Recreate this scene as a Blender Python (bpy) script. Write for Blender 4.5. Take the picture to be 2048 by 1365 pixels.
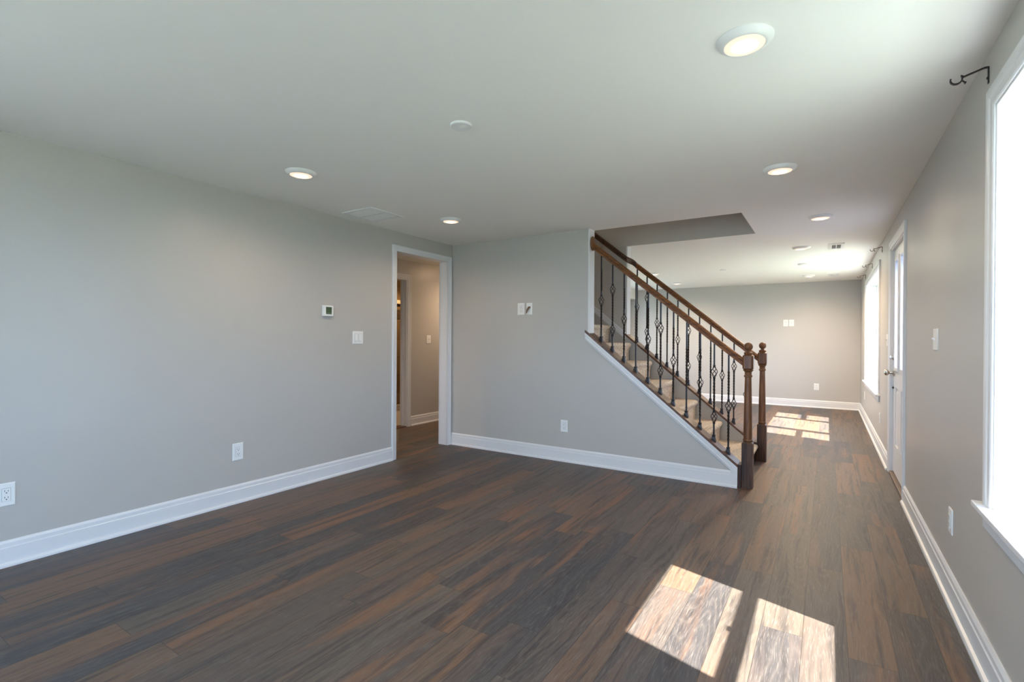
import bpy, bmesh, math, random
from mathutils import Vector, Matrix
random.seed(7)
for o in list(bpy.data.objects): bpy.data.objects.remove(o)
scn = bpy.context.scene
C = scn.collection

# ------------------------------------------------------------------ camera
YAW, PITCH, ROLL = .5677, -.0036, .0056
fw = Vector((-math.sin(YAW)*math.cos(PITCH), math.cos(YAW)*math.cos(PITCH), math.sin(PITCH)))
r0 = Vector((math.cos(YAW), math.sin(YAW), 0)); u0 = r0.cross(fw)
rt = r0*math.cos(ROLL)+u0*math.sin(ROLL); up = -r0*math.sin(ROLL)+u0*math.cos(ROLL)
cd = bpy.data.cameras.new('camera'); cam = bpy.data.objects.new('camera', cd); C.objects.link(cam)
cd.sensor_width = 36; cd.lens = 987.13/2048*36; cd.clip_start = .02
M = Matrix((rt, up, -fw)).transposed().to_4x4(); M.translation = (0, 0, 1.2139); cam.matrix_world = M
scn.camera = cam

# ------------------------------------------------------------------ light
scn.view_settings.view_transform = 'Standard'; scn.view_settings.look = 'None'
scn.view_settings.exposure = 1.88; scn.view_settings.gamma = 1.0; scn.view_settings.use_curve_mapping = False
SUN_E, SKY_E, LAMP_W = 11.5, 4.1, 7.0
w = bpy.data.worlds.new('sky'); scn.world = w; w.use_nodes = True
wn = w.node_tree; wn.nodes.clear()
wo = wn.nodes.new('ShaderNodeOutputWorld'); wb = wn.nodes.new('ShaderNodeBackground')
tc = wn.nodes.new('ShaderNodeTexCoord'); sp = wn.nodes.new('ShaderNodeSeparateXYZ'); cr = wn.nodes.new('ShaderNodeValToRGB')
wn.links.new(tc.outputs['Generated'], sp.inputs[0]); wn.links.new(sp.outputs['Z'], cr.inputs[0])
cr.color_ramp.elements[0].position = 0.0; cr.color_ramp.elements[0].color = (.52, .72, 1, 1)
cr.color_ramp.elements[1].position = .6; cr.color_ramp.elements[1].color = (.34, .56, 1, 1)
wn.links.new(cr.outputs[0], wb.inputs[0]); wb.inputs[1].default_value = SKY_E
wn.links.new(wb.outputs[0], wo.inputs[0])
sd = bpy.data.lights.new('sun', 'SUN'); so = bpy.data.objects.new('sun', sd); C.objects.link(so)
sd.energy = SUN_E; sd.angle = .0093; sd.color = (1, .94, .86)
SUNDIR = Vector((-1, .28, -1.455)).normalized()
so.rotation_euler = SUNDIR.to_track_quat('-Z', 'Y').to_euler(); so.location = (6, 0, 9)

# ------------------------------------------------------------------ materials
def mat(name, col, rough=.5, spec=.5, metal=0, emit=None, es=0):
    m = bpy.data.materials.new(name); m.use_nodes = True
    b = m.node_tree.nodes['Principled BSDF']
    b.inputs['Base Color'].default_value = (*col, 1); b.inputs['Roughness'].default_value = rough
    b.inputs['Specular IOR Level'].default_value = spec; b.inputs['Metallic'].default_value = metal
    if emit: b.inputs['Emission Color'].default_value = (*emit, 1); b.inputs['Emission Strength'].default_value = es
    return m
class NT:
    def __init__(s, m): s.t = m.node_tree; s.b = s.t.nodes['Principled BSDF']
    def n(s, typ, **k):
        x = s.t.nodes.new(typ)
        for a, v in k.items(): setattr(x, a, v)
        return x
    def l(s, a, b): s.t.links.new(a, b)
    def math(s, op, a, b=None, c=None):
        x = s.n('ShaderNodeMath', operation=op)
        for i, v in enumerate((a, b, c)):
            if v is None: continue
            if isinstance(v, (int, float)): x.inputs[i].default_value = v
            else: s.l(v, x.inputs[i])
        return x.outputs[0]
    def bump(s, h, strength, dist):
        x = s.n('ShaderNodeBump'); x.inputs['Strength'].default_value = strength; x.inputs['Distance'].default_value = dist
        s.l(h, x.inputs['Height']); s.l(x.outputs[0], s.b.inputs['Normal'])
def paint(name, col, rough, spec, scale=180, amt=.15):
    m = mat(name, col, rough, spec); k = NT(m)
    t = k.n('ShaderNodeTexCoord'); no = k.n('ShaderNodeTexNoise'); no.inputs['Scale'].default_value = scale
    no.inputs['Detail'].default_value = 3
    k.l(t.outputs['Object'], no.inputs['Vector']); k.bump(no.outputs['Fac'], amt, .0006)
    return m
WALL = paint('greige_wall_paint', (.505, .482, .446), .36, .5)
CEIL = paint('ceiling_paint', (.90, .885, .84), .8, .2)
TRIM = paint('white_trim_paint', (.74, .74, .74), .32, .5, 60, .05)
PLASTIC = paint('white_plastic', (.82, .82, .80), .35, .5, 40, .02)
DARKSLOT = mat('dark_slot', (.03, .03, .03), .6)
def iron():
    m = mat('oil_rubbed_iron', (.028, .024, .024), .38, .5, .6); k = NT(m)
    no = k.n('ShaderNodeTexNoise'); no.inputs['Scale'].default_value = 300; t = k.n('ShaderNodeTexCoord')
    k.l(t.outputs['Object'], no.inputs['Vector']); k.bump(no.outputs['Fac'], .2, .0005); return m
IRON = iron()
NICKEL = mat('satin_nickel', (.55, .50, .44), .28, .5, 1)
def wood(name, c1, c2, rough, ax=2, sc=1.0):
    m = mat(name, c1, rough, .5); k = NT(m)
    t = k.n('ShaderNodeTexCoord'); mp = k.n('ShaderNodeMapping')
    s = [38*sc]*3; s[ax] = 2.2*sc; mp.inputs['Scale'].default_value = s
    k.l(t.outputs['Object'], mp.inputs['Vector'])
    no = k.n('ShaderNodeTexNoise'); no.inputs['Scale'].default_value = 1; no.inputs['Detail'].default_value = 6
    no.inputs['Distortion'].default_value = 1.4
    k.l(mp.outputs[0], no.inputs['Vector'])
    r = k.n('ShaderNodeValToRGB'); e = r.color_ramp.elements
    e[0].position = .35; e[0].color = (*c2, 1); e[1].position = .62; e[1].color = (*c1, 1)
    k.l(no.outputs['Fac'], r.inputs[0]); k.l(r.outputs[0], k.b.inputs['Base Color'])
    k.bump(no.outputs['Fac'], .15, .001); return m
OAK = wood('stained_oak', (.23, .098, .036), (.10, .038, .014), .42, 2)
OAKB = wood('dark_stained_base_shaded_rail', (.105, .044, .018), (.026, .010, .005), .48, 2)  # stain of the newel base; also paints stairwell shade on the wall handrail
OAKX = wood('stained_oak_rail', (.235, .085, .018), (.105, .034, .008), .42, 0)
OAKD = wood('dark_oak', (.075, .032, .016), (.03, .013, .008), .38, 2)
CAPW = wood('cap_oak', (.16, .074, .038), (.075, .034, .018), .30, 0)
def carpet():
    m = mat('beige_carpet', (.5, .42, .33), .95, .1); k = NT(m)
    t = k.n('ShaderNodeTexCoord'); no = k.n('ShaderNodeTexNoise'); no.inputs['Scale'].default_value = 55; no.inputs['Detail'].default_value = 5
    k.l(t.outputs['Object'], no.inputs['Vector'])
    r = k.n('ShaderNodeValToRGB'); e = r.color_ramp.elements
    e[0].position = .36; e[0].color = (.45, .36, .27, 1); e[1].position = .6; e[1].color = (.72, .62, .50, 1)
    k.l(no.outputs['Fac'], r.inputs[0]); k.l(r.outputs[0], k.b.inputs['Base Color'])
    k.bump(no.outputs['Fac'], .6, .006); return m
CARPET = carpet()
def planks():
    W_, L_ = .1535, 1.22
    m = mat('vinyl_plank_floor', (.1, .07, .05), .42, .62); k = NT(m)
    t = k.n('ShaderNodeTexCoord'); s = k.n('ShaderNodeSeparateXYZ'); k.l(t.outputs['Object'], s.inputs[0])
    u = k.math('DIVIDE', k.math('ADD', s.outputs['X'], 20.3385), W_)
    row = k.math('FLOOR', u); fu = k.math('FRACT', u)
    wn1 = k.n('ShaderNodeTexWhiteNoise', noise_dimensions='1D'); k.l(row, wn1.inputs['W'])
    v = k.math('ADD', k.math('DIVIDE', k.math('ADD', s.outputs['Y'], 20), L_), wn1.outputs['Value'])
    cell = k.math('FLOOR', v); fv = k.math('FRACT', v)
    idn = k.math('ADD', k.math('MULTIPLY', row, 17.37), k.math('MULTIPLY', cell, 3.71))
    wn2 = k.n('ShaderNodeTexWhiteNoise', noise_dimensions='1D'); k.l(idn, wn2.inputs['W'])
    wn3 = k.n('ShaderNodeTexWhiteNoise', noise_dimensions='1D'); k.l(k.math('ADD', idn, 91.3), wn3.inputs['W'])
    # grain coordinates, shifted for every plank
    cb = k.n('ShaderNodeCombineXYZ')
    k.l(s.outputs['X'], cb.inputs[0]); k.l(s.outputs['Y'], cb.inputs[1]); k.l(k.math('MULTIPLY', wn2.outputs['Value'], 37.0), cb.inputs[2])
    def nz(scx, scy, det, dist):
        mp = k.n('ShaderNodeMapping'); mp.inputs['Scale'].default_value = (scx, scy, 1); k.l(cb.outputs[0], mp.inputs[0])
        no = k.n('ShaderNodeTexNoise'); no.inputs['Scale'].default_value = 1; no.inputs['Detail'].default_value = det
        no.inputs['Distortion'].default_value = dist; k.l(mp.outputs[0], no.inputs['Vector']); return no.outputs['Fac']
    # slow sideways wander of the grain, so that it closes into cathedral loops
    wa = nz(7, 1.6, 2, .2)
    cb2 = k.n('ShaderNodeCombineXYZ'); k.l(k.math('ADD', s.outputs['X'], k.math('MULTIPLY', k.math('SUBTRACT', wa, .5), .060)), cb2.inputs[0])
    k.l(s.outputs['Y'], cb2.inputs[1]); k.l(k.math('MULTIPLY', wn2.outputs['Value'], 37.0), cb2.inputs[2]); cb = cb2
    broad = nz(9, .9, 4, .6); mid = nz(40, 1.6, 5, .5); fine = nz(300, 8, 4, .3); pore = nz(420, 16, 2, .2)
    ringc = nz(6, .55, 1, 0)
    ring = k.math('POWER', k.math('SUBTRACT', 1, k.math('ABSOLUTE', k.math('SUBTRACT', k.math('MULTIPLY', k.math('FRACT', k.math('MULTIPLY', ringc, 26)), 2), 1))), 3)
    r = k.n('ShaderNodeValToRGB'); r.color_ramp.interpolation = 'CONSTANT'; cs = [(.0, (.085, .066, .055)), (.16, (.050, .046, .048)), (.29, (.128, .078, .050)), (.43, (.074, .060, .053)), (.54, (.044, .041, .043)), (.64, (.100, .079, .062)), (.80, (.150, .084, .048)), (.91, (.062, .054, .052))]
    e = r.color_ramp.elements
    e[0].position = 0; e[0].color = (*cs[0][1], 1); e[1].position = cs[1][0]; e[1].color = (*cs[1][1], 1)
    for p, c in cs[2:]:
        q = e.new(p); q.color = (*c, 1)
    k.l(wn3.outputs['Value'], r.inputs[0])
    def ramp(src, a_, b_):
        x = k.n('ShaderNodeMapRange'); x.inputs[1].default_value = a_; x.inputs[2].default_value = b_; k.l(src, x.inputs[0]); return x.outputs[0]
    def mixc(c0, fac, col):
        x = k.n('ShaderNodeMix', data_type='RGBA'); k.l(c0, x.inputs[6]); x.inputs[7].default_value = (*col, 1); k.l(fac, x.inputs[0]); return x.outputs[2]
    c = mixc(r.outputs[0], k.math('MULTIPLY', ramp(broad, .50, .66), k.math('ADD', k.math('MULTIPLY', wn2.outputs['Value'], .8), .15)), (.205, .092, .041))
    c = mixc(c, k.math('MULTIPLY', ramp(mid, .50, .66), .80), (.026, .023, .024))
    c = mixc(c, k.math('MULTIPLY', ramp(fine, .50, .30), .45), (.030, .026, .025))
    c = mixc(c, k.math('MULTIPLY', ring, .22), (.17, .14, .12))
    c = mixc(c, k.math('MULTIPLY', ramp(pore, .56, .72), .45), (.22, .19, .165))
    class _o: pass
    mx3 = _o(); mx3.outputs = [None, None, c]
    # seams
    du = k.math('MULTIPLY', k.math('MINIMUM', fu, k.math('SUBTRACT', 1, fu)), W_)
    dv = k.math('MULTIPLY', k.math('MINIMUM', fv, k.math('SUBTRACT', 1, fv)), L_)
    seam = k.math('LESS_THAN', k.math('MINIMUM', du, dv), .0011)
    mx4 = k.n('ShaderNodeMix', data_type='RGBA'); k.l(mx3.outputs[2], mx4.inputs[6]); mx4.inputs[7].default_value = (.018, .014, .012, 1)
    k.l(k.math('MULTIPLY', seam, .8), mx4.inputs[0]); k.l(mx4.outputs[2], k.b.inputs['Base Color'])
    ro = k.math('ADD', k.math('MULTIPLY', fine, .14), .42); k.l(ro, k.b.inputs['Roughness'])
    k.bump(k.math('SUBTRACT', k.math('ADD', k.math('MULTIPLY', fine, .7), k.math('MULTIPLY', mid, .5)), seam), .16, .0008)
    return m
FLOOR = planks()
def tile(name, c1, c2, mortar, bw, bh, ms=.004):
    m = mat(name, c1, .35, .4); k = NT(m); t = k.n('ShaderNodeTexCoord'); s = k.n('ShaderNodeSeparateXYZ'); k.l(t.outputs['Object'], s.inputs[0])
    cb = k.n('ShaderNodeCombineXYZ'); k.l(k.math('ADD', s.outputs['Y'], s.outputs['X']), cb.inputs[0]); k.l(s.outputs['Z'], cb.inputs[1])
    b = k.n('ShaderNodeTexBrick'); b.inputs['Scale'].default_value = 1; b.inputs['Brick Width'].default_value = bw; b.inputs['Row Height'].default_value = bh
    b.inputs['Mortar Size'].default_value = ms; b.inputs['Color1'].default_value = (*c1, 1); b.inputs['Color2'].default_value = (*c2, 1); b.inputs['Mortar'].default_value = (*mortar, 1)
    k.l(cb.outputs[0], b.inputs['Vector']); k.l(b.outputs['Color'], k.b.inputs['Base Color']); return m
TILE = tile('brown_shower_tile', (.23, .15, .075), (.17, .105, .05), (.10, .07, .04), .5, .30)
MOSAIC = tile('dark_mosaic_tile', (.07, .045, .025), (.12, .08, .045), (.03, .02, .012), .05, .025, .003)
FLTILE = paint('pale_floor_tile', (.62, .56, .50), .4, .4)
GRASS = None
def grass():
    m = mat('lawn_grass', (.12, .2, .04), .9, .1); k = NT(m); t = k.n('ShaderNodeTexCoord'); no = k.n('ShaderNodeTexNoise'); no.inputs['Scale'].default_value = 3; no.inputs['Detail'].default_value = 8
    k.l(t.outputs['Object'], no.inputs['Vector']); r = k.n('ShaderNodeValToRGB'); e = r.color_ramp.elements
    e[0].position = .35; e[0].color = (.19, .215, .135, 1); e[1].position = .65; e[1].color = (.29, .31, .215, 1)
    k.l(no.outputs['Fac'], r.inputs[0]); k.l(r.outputs[0], k.b.inputs['Base Color']); return m
GRASS = grass()
GAP_SHADE = mat('switch_gap_shadow', (.38, .38, .37), .6)  # grey painted in as the shadow line around rockers and receptacles
def glass():
    m = bpy.data.materials.new('window_glass'); m.use_nodes = True; t = m.node_tree; t.nodes.clear()
    o = t.nodes.new('ShaderNodeOutputMaterial'); mx = t.nodes.new('ShaderNodeMixShader'); tr = t.nodes.new('ShaderNodeBsdfTransparent'); gl = t.nodes.new('ShaderNodeBsdfGlossy')
    lw = t.nodes.new('ShaderNodeLayerWeight'); lw.inputs['Blend'].default_value = .5; gl.inputs['Roughness'].default_value = .0
    pw = t.nodes.new('ShaderNodeMath'); pw.operation = 'POWER'; pw.inputs[1].default_value = 5; t.links.new(lw.outputs['Facing'], pw.inputs[0])
    fr = t.nodes.new('ShaderNodeMath'); fr.operation = 'MULTIPLY_ADD'; fr.inputs[1].default_value = .6; fr.inputs[2].default_value = .03; t.links.new(pw.outputs[0], fr.inputs[0])
    tr.inputs[0].default_value = (.97, .98, .975, 1)
    t.links.new(fr.outputs[0], mx.inputs[0]); t.links.new(tr.outputs[0], mx.inputs[1]); t.links.new(gl.outputs[0], mx.inputs[2]); t.links.new(mx.outputs[0], o.inputs[0]); return m
GLASS = glass()
def frosted():
    m = mat('frosted_glass', (.85, .88, .92), .35, .5); k = NT(m); tl = k.n('ShaderNodeBsdfTranslucent'); tl.inputs[0].default_value = (.50, .52, .60, 1)
    mx = k.n('ShaderNodeMixShader'); mx.inputs[0].default_value = .8; out = [n for n in k.t.nodes if n.type == 'OUTPUT_MATERIAL'][0]
    k.l(k.b.outputs[0], mx.inputs[1]); k.l(tl.outputs[0], mx.inputs[2]); k.l(mx.outputs[0], out.inputs[0]); return m
FROST = frosted()
LENS = mat('lamp_diffuser', (.42, .38, .34), .5, .3, 0, (1, .77, .57), 1.0)
def lens_mat():
    m = LENS; k = NT(m)   # brighter towards the LED in the middle of each diffuser
    t = k.n('ShaderNodeTexCoord'); s = k.n('ShaderNodeSeparateXYZ'); k.l(t.outputs['Object'], s.inputs[0])
    d = k.math('SQRT', k.math('ADD', k.math('POWER', s.outputs['X'], 2), k.math('POWER', s.outputs['Y'], 2)))
    k.l(k.math('MAXIMUM', k.math('SUBTRACT', 1.2, k.math('MULTIPLY', d, 19)), .25), k.b.inputs['Emission Strength'])
lens_mat()
LCD = mat('green_lcd', (.05, .09, .035), .2, .5)
CABLE = mat('brown_cable', (.16, .09, .04), .6)
SPACK = mat('brown_threshold', (.15, .10, .07), .45, .4)
VENT_SHADE = mat('vent_inner_shade', (.10, .09, .08), .7, .2)  # dark colour standing in for the shade behind vent louvers

# ------------------------------------------------------------------ helpers
def box(bm, x0, x1, y0, y1, z0, z1, bev=0):
    vs = [bm.verts.new(p) for p in ((x0,y0,z0),(x1,y0,z0),(x1,y1,z0),(x0,y1,z0),(x0,y0,z1),(x1,y0,z1),(x1,y1,z1),(x0,y1,z1))]
    fs = [bm.faces.new([vs[i] for i in f]) for f in ((0,3,2,1),(4,5,6,7),(0,1,5,4),(1,2,6,5),(2,3,7,6),(3,0,4,7))]
    if bev:
        es = list({e for f in fs for e in f.edges}); bmesh.ops.bevel(bm, geom=es, offset=bev, segments=2, affect='EDGES', profile=.5)
    return vs
def prism(bm, pts, ax, a, b):
    """polygon given in the two other axes, extruded along ax from a to b"""
    def P(p, t):
        return {'x': (t, p[0], p[1]), 'y': (p[0], t, p[1]), 'z': (p[0], p[1], t)}[ax]
    A = [bm.verts.new(P(p, a)) for p in pts]; B = [bm.verts.new(P(p, b)) for p in pts]
    bm.faces.new(A); bm.faces.new(B[::-1]); n = len(pts)
    for i in range(n): bm.faces.new((A[i], B[i], B[(i+1) % n], A[(i+1) % n]))
def lathe(bm, prof, cx=0, cy=0, seg=32, axis='z', sq=None):
    rings = []
    for r, h in prof:
        ring = []
        for i in range(seg):
            a = 2*math.pi*i/seg; c, s_ = r*math.cos(a), r*math.sin(a)
            p = {'z': (cx+c, cy+s_, h), 'x': (h, cx+c, cy+s_), 'y': (cx+c, h, cy+s_)}[axis]
            ring.append(bm.verts.new(p))
        rings.append(ring)
    for a, b in zip(rings, rings[1:]):
        for i in range(seg): bm.faces.new((a[i], a[(i+1) % seg], b[(i+1) % seg], b[i]))
    bm.faces.new(rings[0][::-1]); bm.faces.new(rings[-1])
def tube(bm, pts, r, seg=8, closed_ends=True):
    pts = [Vector(p) for p in pts]; rings = []; prev = None
    for i, p in enumerate(pts):
        d = (pts[min(i+1, len(pts)-1)]-pts[max(i-1, 0)]).normalized()
        if prev is None:
            n = d.orthogonal().normalized()
        else:
            n = (prev-d*prev.dot(d)).normalized()
        prev = n; b = d.cross(n); rr = r[i] if isinstance(r, (list, tuple)) else r
        rings.append([bm.verts.new(p+(n*math.cos(2*math.pi*j/seg)+b*math.sin(2*math.pi*j/seg))*rr) for j in range(seg)])
    for a, b in zip(rings, rings[1:]):
        for i in range(seg): bm.faces.new((a[i], a[(i+1) % seg], b[(i+1) % seg], b[i]))
    if closed_ends: bm.faces.new(rings[0][::-1]); bm.faces.new(rings[-1])
def sweep(bm, secs):
    """list of closed sections (lists of points), joined"""
    R = [[bm.verts.new(p) for p in s] for s in secs]; n = len(R[0])
    for a, b in zip(R, R[1:]):
        for i in range(n): bm.faces.new((a[i], a[(i+1) % n], b[(i+1) % n], b[i]))
    bm.faces.new(R[0][::-1]); bm.faces.new(R[-1])
def root_loc(p):
    v = Vector((0, 0, 0))
    while p is not None: v += p.location; p = p.parent
    return v
def obj(name, bm, m, parent=None, smooth=False, origin=None, local=False):
    bmesh.ops.recalc_face_normals(bm, faces=bm.faces)
    me = bpy.data.meshes.new(name); bm.to_mesh(me); bm.free(); me.materials.append(m)
    o = bpy.data.objects.new(name, me); C.objects.link(o); o.parent = parent
    if not local:
        off = root_loc(parent)
        if origin is not None: o.location = Vector(origin)-off; off = Vector(origin)
        me.transform(Matrix.Translation(-off))
    if smooth:
        for f in me.polygons: f.use_smooth = True
        me.set_sharp_from_angle(angle=math.radians(35))
    return o
def tag(o, label=None, cat=None, group=None, kind=None):
    if label: o['label'] = label
    if cat: o['category'] = cat
    if group: o['group'] = group
    if kind: o['kind'] = kind
    return o
def empty(name, loc, label=None, cat=None, group=None, kind=None):
    o = bpy.data.objects.new(name, None); C.objects.link(o); o.location = loc; o.empty_display_size = .1
    return tag(o, label, cat, group, kind)
def copy_tree(o, parent=None):
    c = o.copy(); C.objects.link(c); c.parent = parent
    for ch in list(o.children): copy_tree(ch, c)
    return c
def BM(): return bmesh.new()
def bxo(name, args, m, parent=None, bev=0, **k):
    bm = BM(); box(bm, *args, bev); return obj(name, bm, m, parent, **k)
def struct(o, label=None): return tag(o, label, kind='structure')
def cells(a0, a1, b0, b1, holes):
    """rectangles covering [a0,a1]x[b0,b1] minus holes (a0,a1,b0,b1)"""
    A = sorted({a0, a1, *[min(max(h[i], a0), a1) for h in holes for i in (0, 1)]}); out = []
    for p, q in zip(A, A[1:]):
        mid = (p+q)/2; hs = sorted([h for h in holes if h[0] <= mid <= h[1]], key=lambda h: h[2]); b = b0
        for h in hs:
            if h[2] > b: out.append((p, q, b, h[2]))
            b = max(b, h[3])
        if b < b1: out.append((p, q, b, b1))
    return out

# ------------------------------------------------------------------ dimensions
H = 2.29; XL, XR, YF, YN = -3.65, .502, 10.525, -3.2
Y1, Y1b, Y2, Y2b = 4.427, 4.542, 5.492, 5.607     # two walls that hold the stairs
XE = -1.952; XH = -.615; XHALL = -4.87; XO = .68  # wall ends, ceiling opening, hall wall, outer face
SL = .815
def capz(x): return .195+SL*(-.611-x)
def railz(x): return 1.0+SL*(-.581-x)

# ------------------------------------------------------------------ structure
o = bxo('floor', (-5.0, XO, YN-.1, YF+.1, -.06, 0), FLOOR); struct(o)
o = bxo('floor_bathroom', (-6.2, -5.0, 3.4, 8.2, -.06, .006), FLTILE); struct(o)
bm = BM()
for a, b, c, d in cells(-5.0, XO, YN-.1, YF+.1, [(XL, XH+.006, Y1b-.006, Y2+.006)]): box(bm, a, b, c, d, H, H+.28)
struct(obj('ceiling', bm, CEIL))
# wall_left, with the doorway to the hall
LD0, LD1, LDZ = 3.557, 4.350, 2.092
bm = BM()
for a, b, c, d in cells(0, 7.12, 0, H, [(LD0-.018, LD1+.018, -.1, LDZ+.018)]): box(bm, XL-.115, XL, a, b, c, d)
struct(obj('wall_left', bm, WALL))
bm = BM()
W5 = (8.30, 10.35, .60, 2.055); W6 = (-2.75, -.45, .60, 2.055)
for a, b, c, d in cells(YN-.1, 0, 0, H, [W6]): box(bm, XL-.178, XL, a, b, c, d)
for a, b, c, d in cells(7.12, YF+.1, 0, H, [W5]): box(bm, XL-.178, XL, a, b, c, d)
struct(obj('wall_left_far', bm, WALL))
# middle walls with sloping knee walls
for nm, ya, yb in (('wall_middle_front', Y1, Y1b), ('wall_middle_back', Y2, Y2b)):
    bm = BM(); t = .024
    prism(bm, [(XL, 0), (-.612, 0), (-.612, capz(-.612)-t), (XE, capz(XE)-t), (XE, H), (XL, H)], 'y', ya, yb)
    struct(obj(nm, bm, WALL))
bm = BM(); box(bm, XL, .5, YF, YF+.12, 0, H); struct(obj('wall_back', bm, WALL))
W4 = (-2.35, .25, .60, 2.055)
bm = BM()
for a, b, c, d in cells(XL-.1, XO, 0, H, [W4]): box(bm, a, b, YN-.178, YN, c, d)
struct(obj('wall_front', bm, WALL))
# shaft above the stairs
bm = BM()
box(bm, XL-.1, XH+.1, Y1b-.1, Y1b, H+.28, 4.9); box(bm, XL-.1, XH+.1, Y2, Y2+.1, H+.28, 4.9)
box(bm, XH, XH+.1, Y1b, Y2, H+.28, 4.9); box(bm, XL-.1, XL, Y1b, Y2, H, 4.9)
box(bm, XL, XH, Y2, Y2+.006, H+.0005, H+.28); box(bm, XL, XH, Y1b-.006, Y1b, H+.0005, H+.28); box(bm, XH, XH+.006, Y1b-.006, Y2+.006, H+.0005, H+.28)
struct(obj('wall_stairwell', bm, WALL))
struct(bxo('ceiling_stairwell', (XL-.1, XH+.1, Y1b-.1, Y2+.1, 4.9, 5.0), CEIL))
# right wall with windows and entry door
W1 = (1.555, 2.385, .60, 2.055); W2 = (6.905, 9.165, .60, 2.055); DR = (4.780, 5.735, -.1, 2.065); W3 = (-1.9, -.35, .60, 2.055)
bm = BM()
for a, b, c, d in cells(YN-.1, YF+.1, 0, H, [W3, W1, DR, W2]): box(bm, XR, XO, a, b, c, d)
struct(obj('wall_right', bm, WALL))
# hall and bathroom
BD0, BD1, BDZ = 4.17, 4.955, 2.035
bm = BM()
for a, b, c, d in cells(1.9, 8.3, 0, H, [(BD0, BD1, -.1, BDZ)]): box(bm, XHALL-.115, XHALL, a, b, c, d)
struct(obj('wall_hall', bm, WALL))
struct(bxo('wall_hall_near', (XHALL, XL-.115, 1.9, 2.0, 0, H), WALL)); struct(bxo('wall_hall_far', (XHALL, XL-.115, 7.0, 7.1, 0, H), WALL))
bm = BM(); box(bm, -6.3, -6.2, 3.3, 8.3, 0, H); box(bm, -6.2, XHALL-.115, 3.3, 3.4, 0, H)
struct(obj('wall_bathroom', bm, WALL))
bm = BM(); box(bm, -6.2, XHALL-.115, 8.2, 8.3, 0, H); struct(obj('wall_bathroom_end', bm, WALL))
struct(bxo('ceiling_bathroom', (-6.3, -5.0, 3.3, 8.3, H, H+.1), CEIL))
# small bulkhead at the far left corner
struct(bxo('wall_bulkhead', (XL, -3.52, 9.6, YF, 2.10, H), CEIL))

# baseboards --------------------------------------------------------
BBP = [(0, 0), (.030, 0), (.030, .010), (.026, .018), (.016, .022), (.016, .098), (.012, .102), (.012, .122), (.008, .129), (.004, .135), (0, .135)]
def base(name, segs):
    """segs: (axis, fixed, sign, a, b): board against plane axis=fixed, sticking out in sign"""
    bm = BM()
    for ax, f, sg, a, b in segs:
        prism(bm, [(f+sg*p[0], p[1]) for p in BBP], 'y' if ax == 'x' else 'x', a, b)
    struct(obj(name, bm, TRIM))
base('baseboard_left', [('x', XL, 1, YN, LD0-.062), ('x', XL, 1, Y2b, YF)])
base('baseboard_middle', [('y', Y1, -1, XL+.012, -.612), ('y', Y2b, 1, XL, -.612)])
base('baseboard_back', [('y', YF, -1, XL, XR)])
base('baseboard_right', [('x', XR, -1, YN, DR[0]-.077), ('x', XR, -1, DR[1]+.077, YF)])
base('baseboard_front', [('y', YN, 1, XL, XR)])
base('baseboard_hall', [('x', XHALL, 1, BD1+.062, 7.0), ('x', XHALL, 1, 2.0, BD0-.062)])

# casings -----------------------------------------------------------
def casing_frame(name, m, parent, X, sg, y0, y1, z0, z1, wd=.066, sill=False):
    """picture-frame moulding on plane x=X, sticking out in sg, inner edge y0..y1, z1 on top"""
    prof = [(0, 0), (0, .009), (.006, .012), (.030, .013), (.036, .016), (.046, .018), (wd-.004, .018), (wd, .014), (wd, 0)]
    bm = BM(); secs = []
    for sy, sz, y, z in ((-1, 0, y0, z0), (-1, 1, y0, z1), (1, 1, y1, z1), (1, 0, y1, z0)):
        secs.append([(X+sg*t, y+sy*u, z+sz*u) for u, t in prof])
    sweep(bm, secs)
    o = obj(name, bm, m, parent); return o
# trim_1: cased doorway to the hall
t1 = tag(empty('trim_1', (XL, (LD0+LD1)/2, 0)), kind='structure')
casing_frame('casing', TRIM, t1, XL, 1, LD0, LD1, 0, LDZ, .060)
casing_frame('casing', TRIM, t1, XL-.115, -1, LD0, LD1, 0, LDZ, .060)
bm = BM(); X0, X1 = XL-.118, XL+.003
box(bm, X0, X1, LD0-.018, LD0, 0, LDZ+.018); box(bm, X0, X1, LD1, LD1+.018, 0, LDZ+.018); box(bm, X0, X1, LD0, LD1, LDZ, LDZ+.018)
obj('jamb', bm, TRIM, t1)
# trim_2: cased doorway to the bathroom
t2 = tag(empty('trim_2', (XHALL, (BD0+BD1)/2, 0)), kind='structure')
casing_frame('casing', TRIM, t2, XHALL, 1, BD0, BD1, 0, BDZ, .060)
bm = BM(); X0, X1 = XHALL-.118, XHALL+.003
box(bm, X0, X1, BD0, BD0+.018, 0, BDZ); box(bm, X0, X1, BD1-.018, BD1, 0, BDZ); box(bm, X0, X1, BD0+.018, BD1-.018, BDZ-.018, BDZ)
box(bm, X0+.02, X0+.055, BD1-.03, BD1-.018, 0, BDZ-.018)
obj('jamb', bm, TRIM, t2)
bxo('strike_plate', (XHALL-.085, XHALL-.055, BD1-.0205, BD1-.018, .93, .99), NICKEL, t2)
bxo('threshold', (XHALL-.13, XHALL+.01, BD0+.018, BD1-.018, 0, .012), CAPW, t2, .003)
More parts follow.
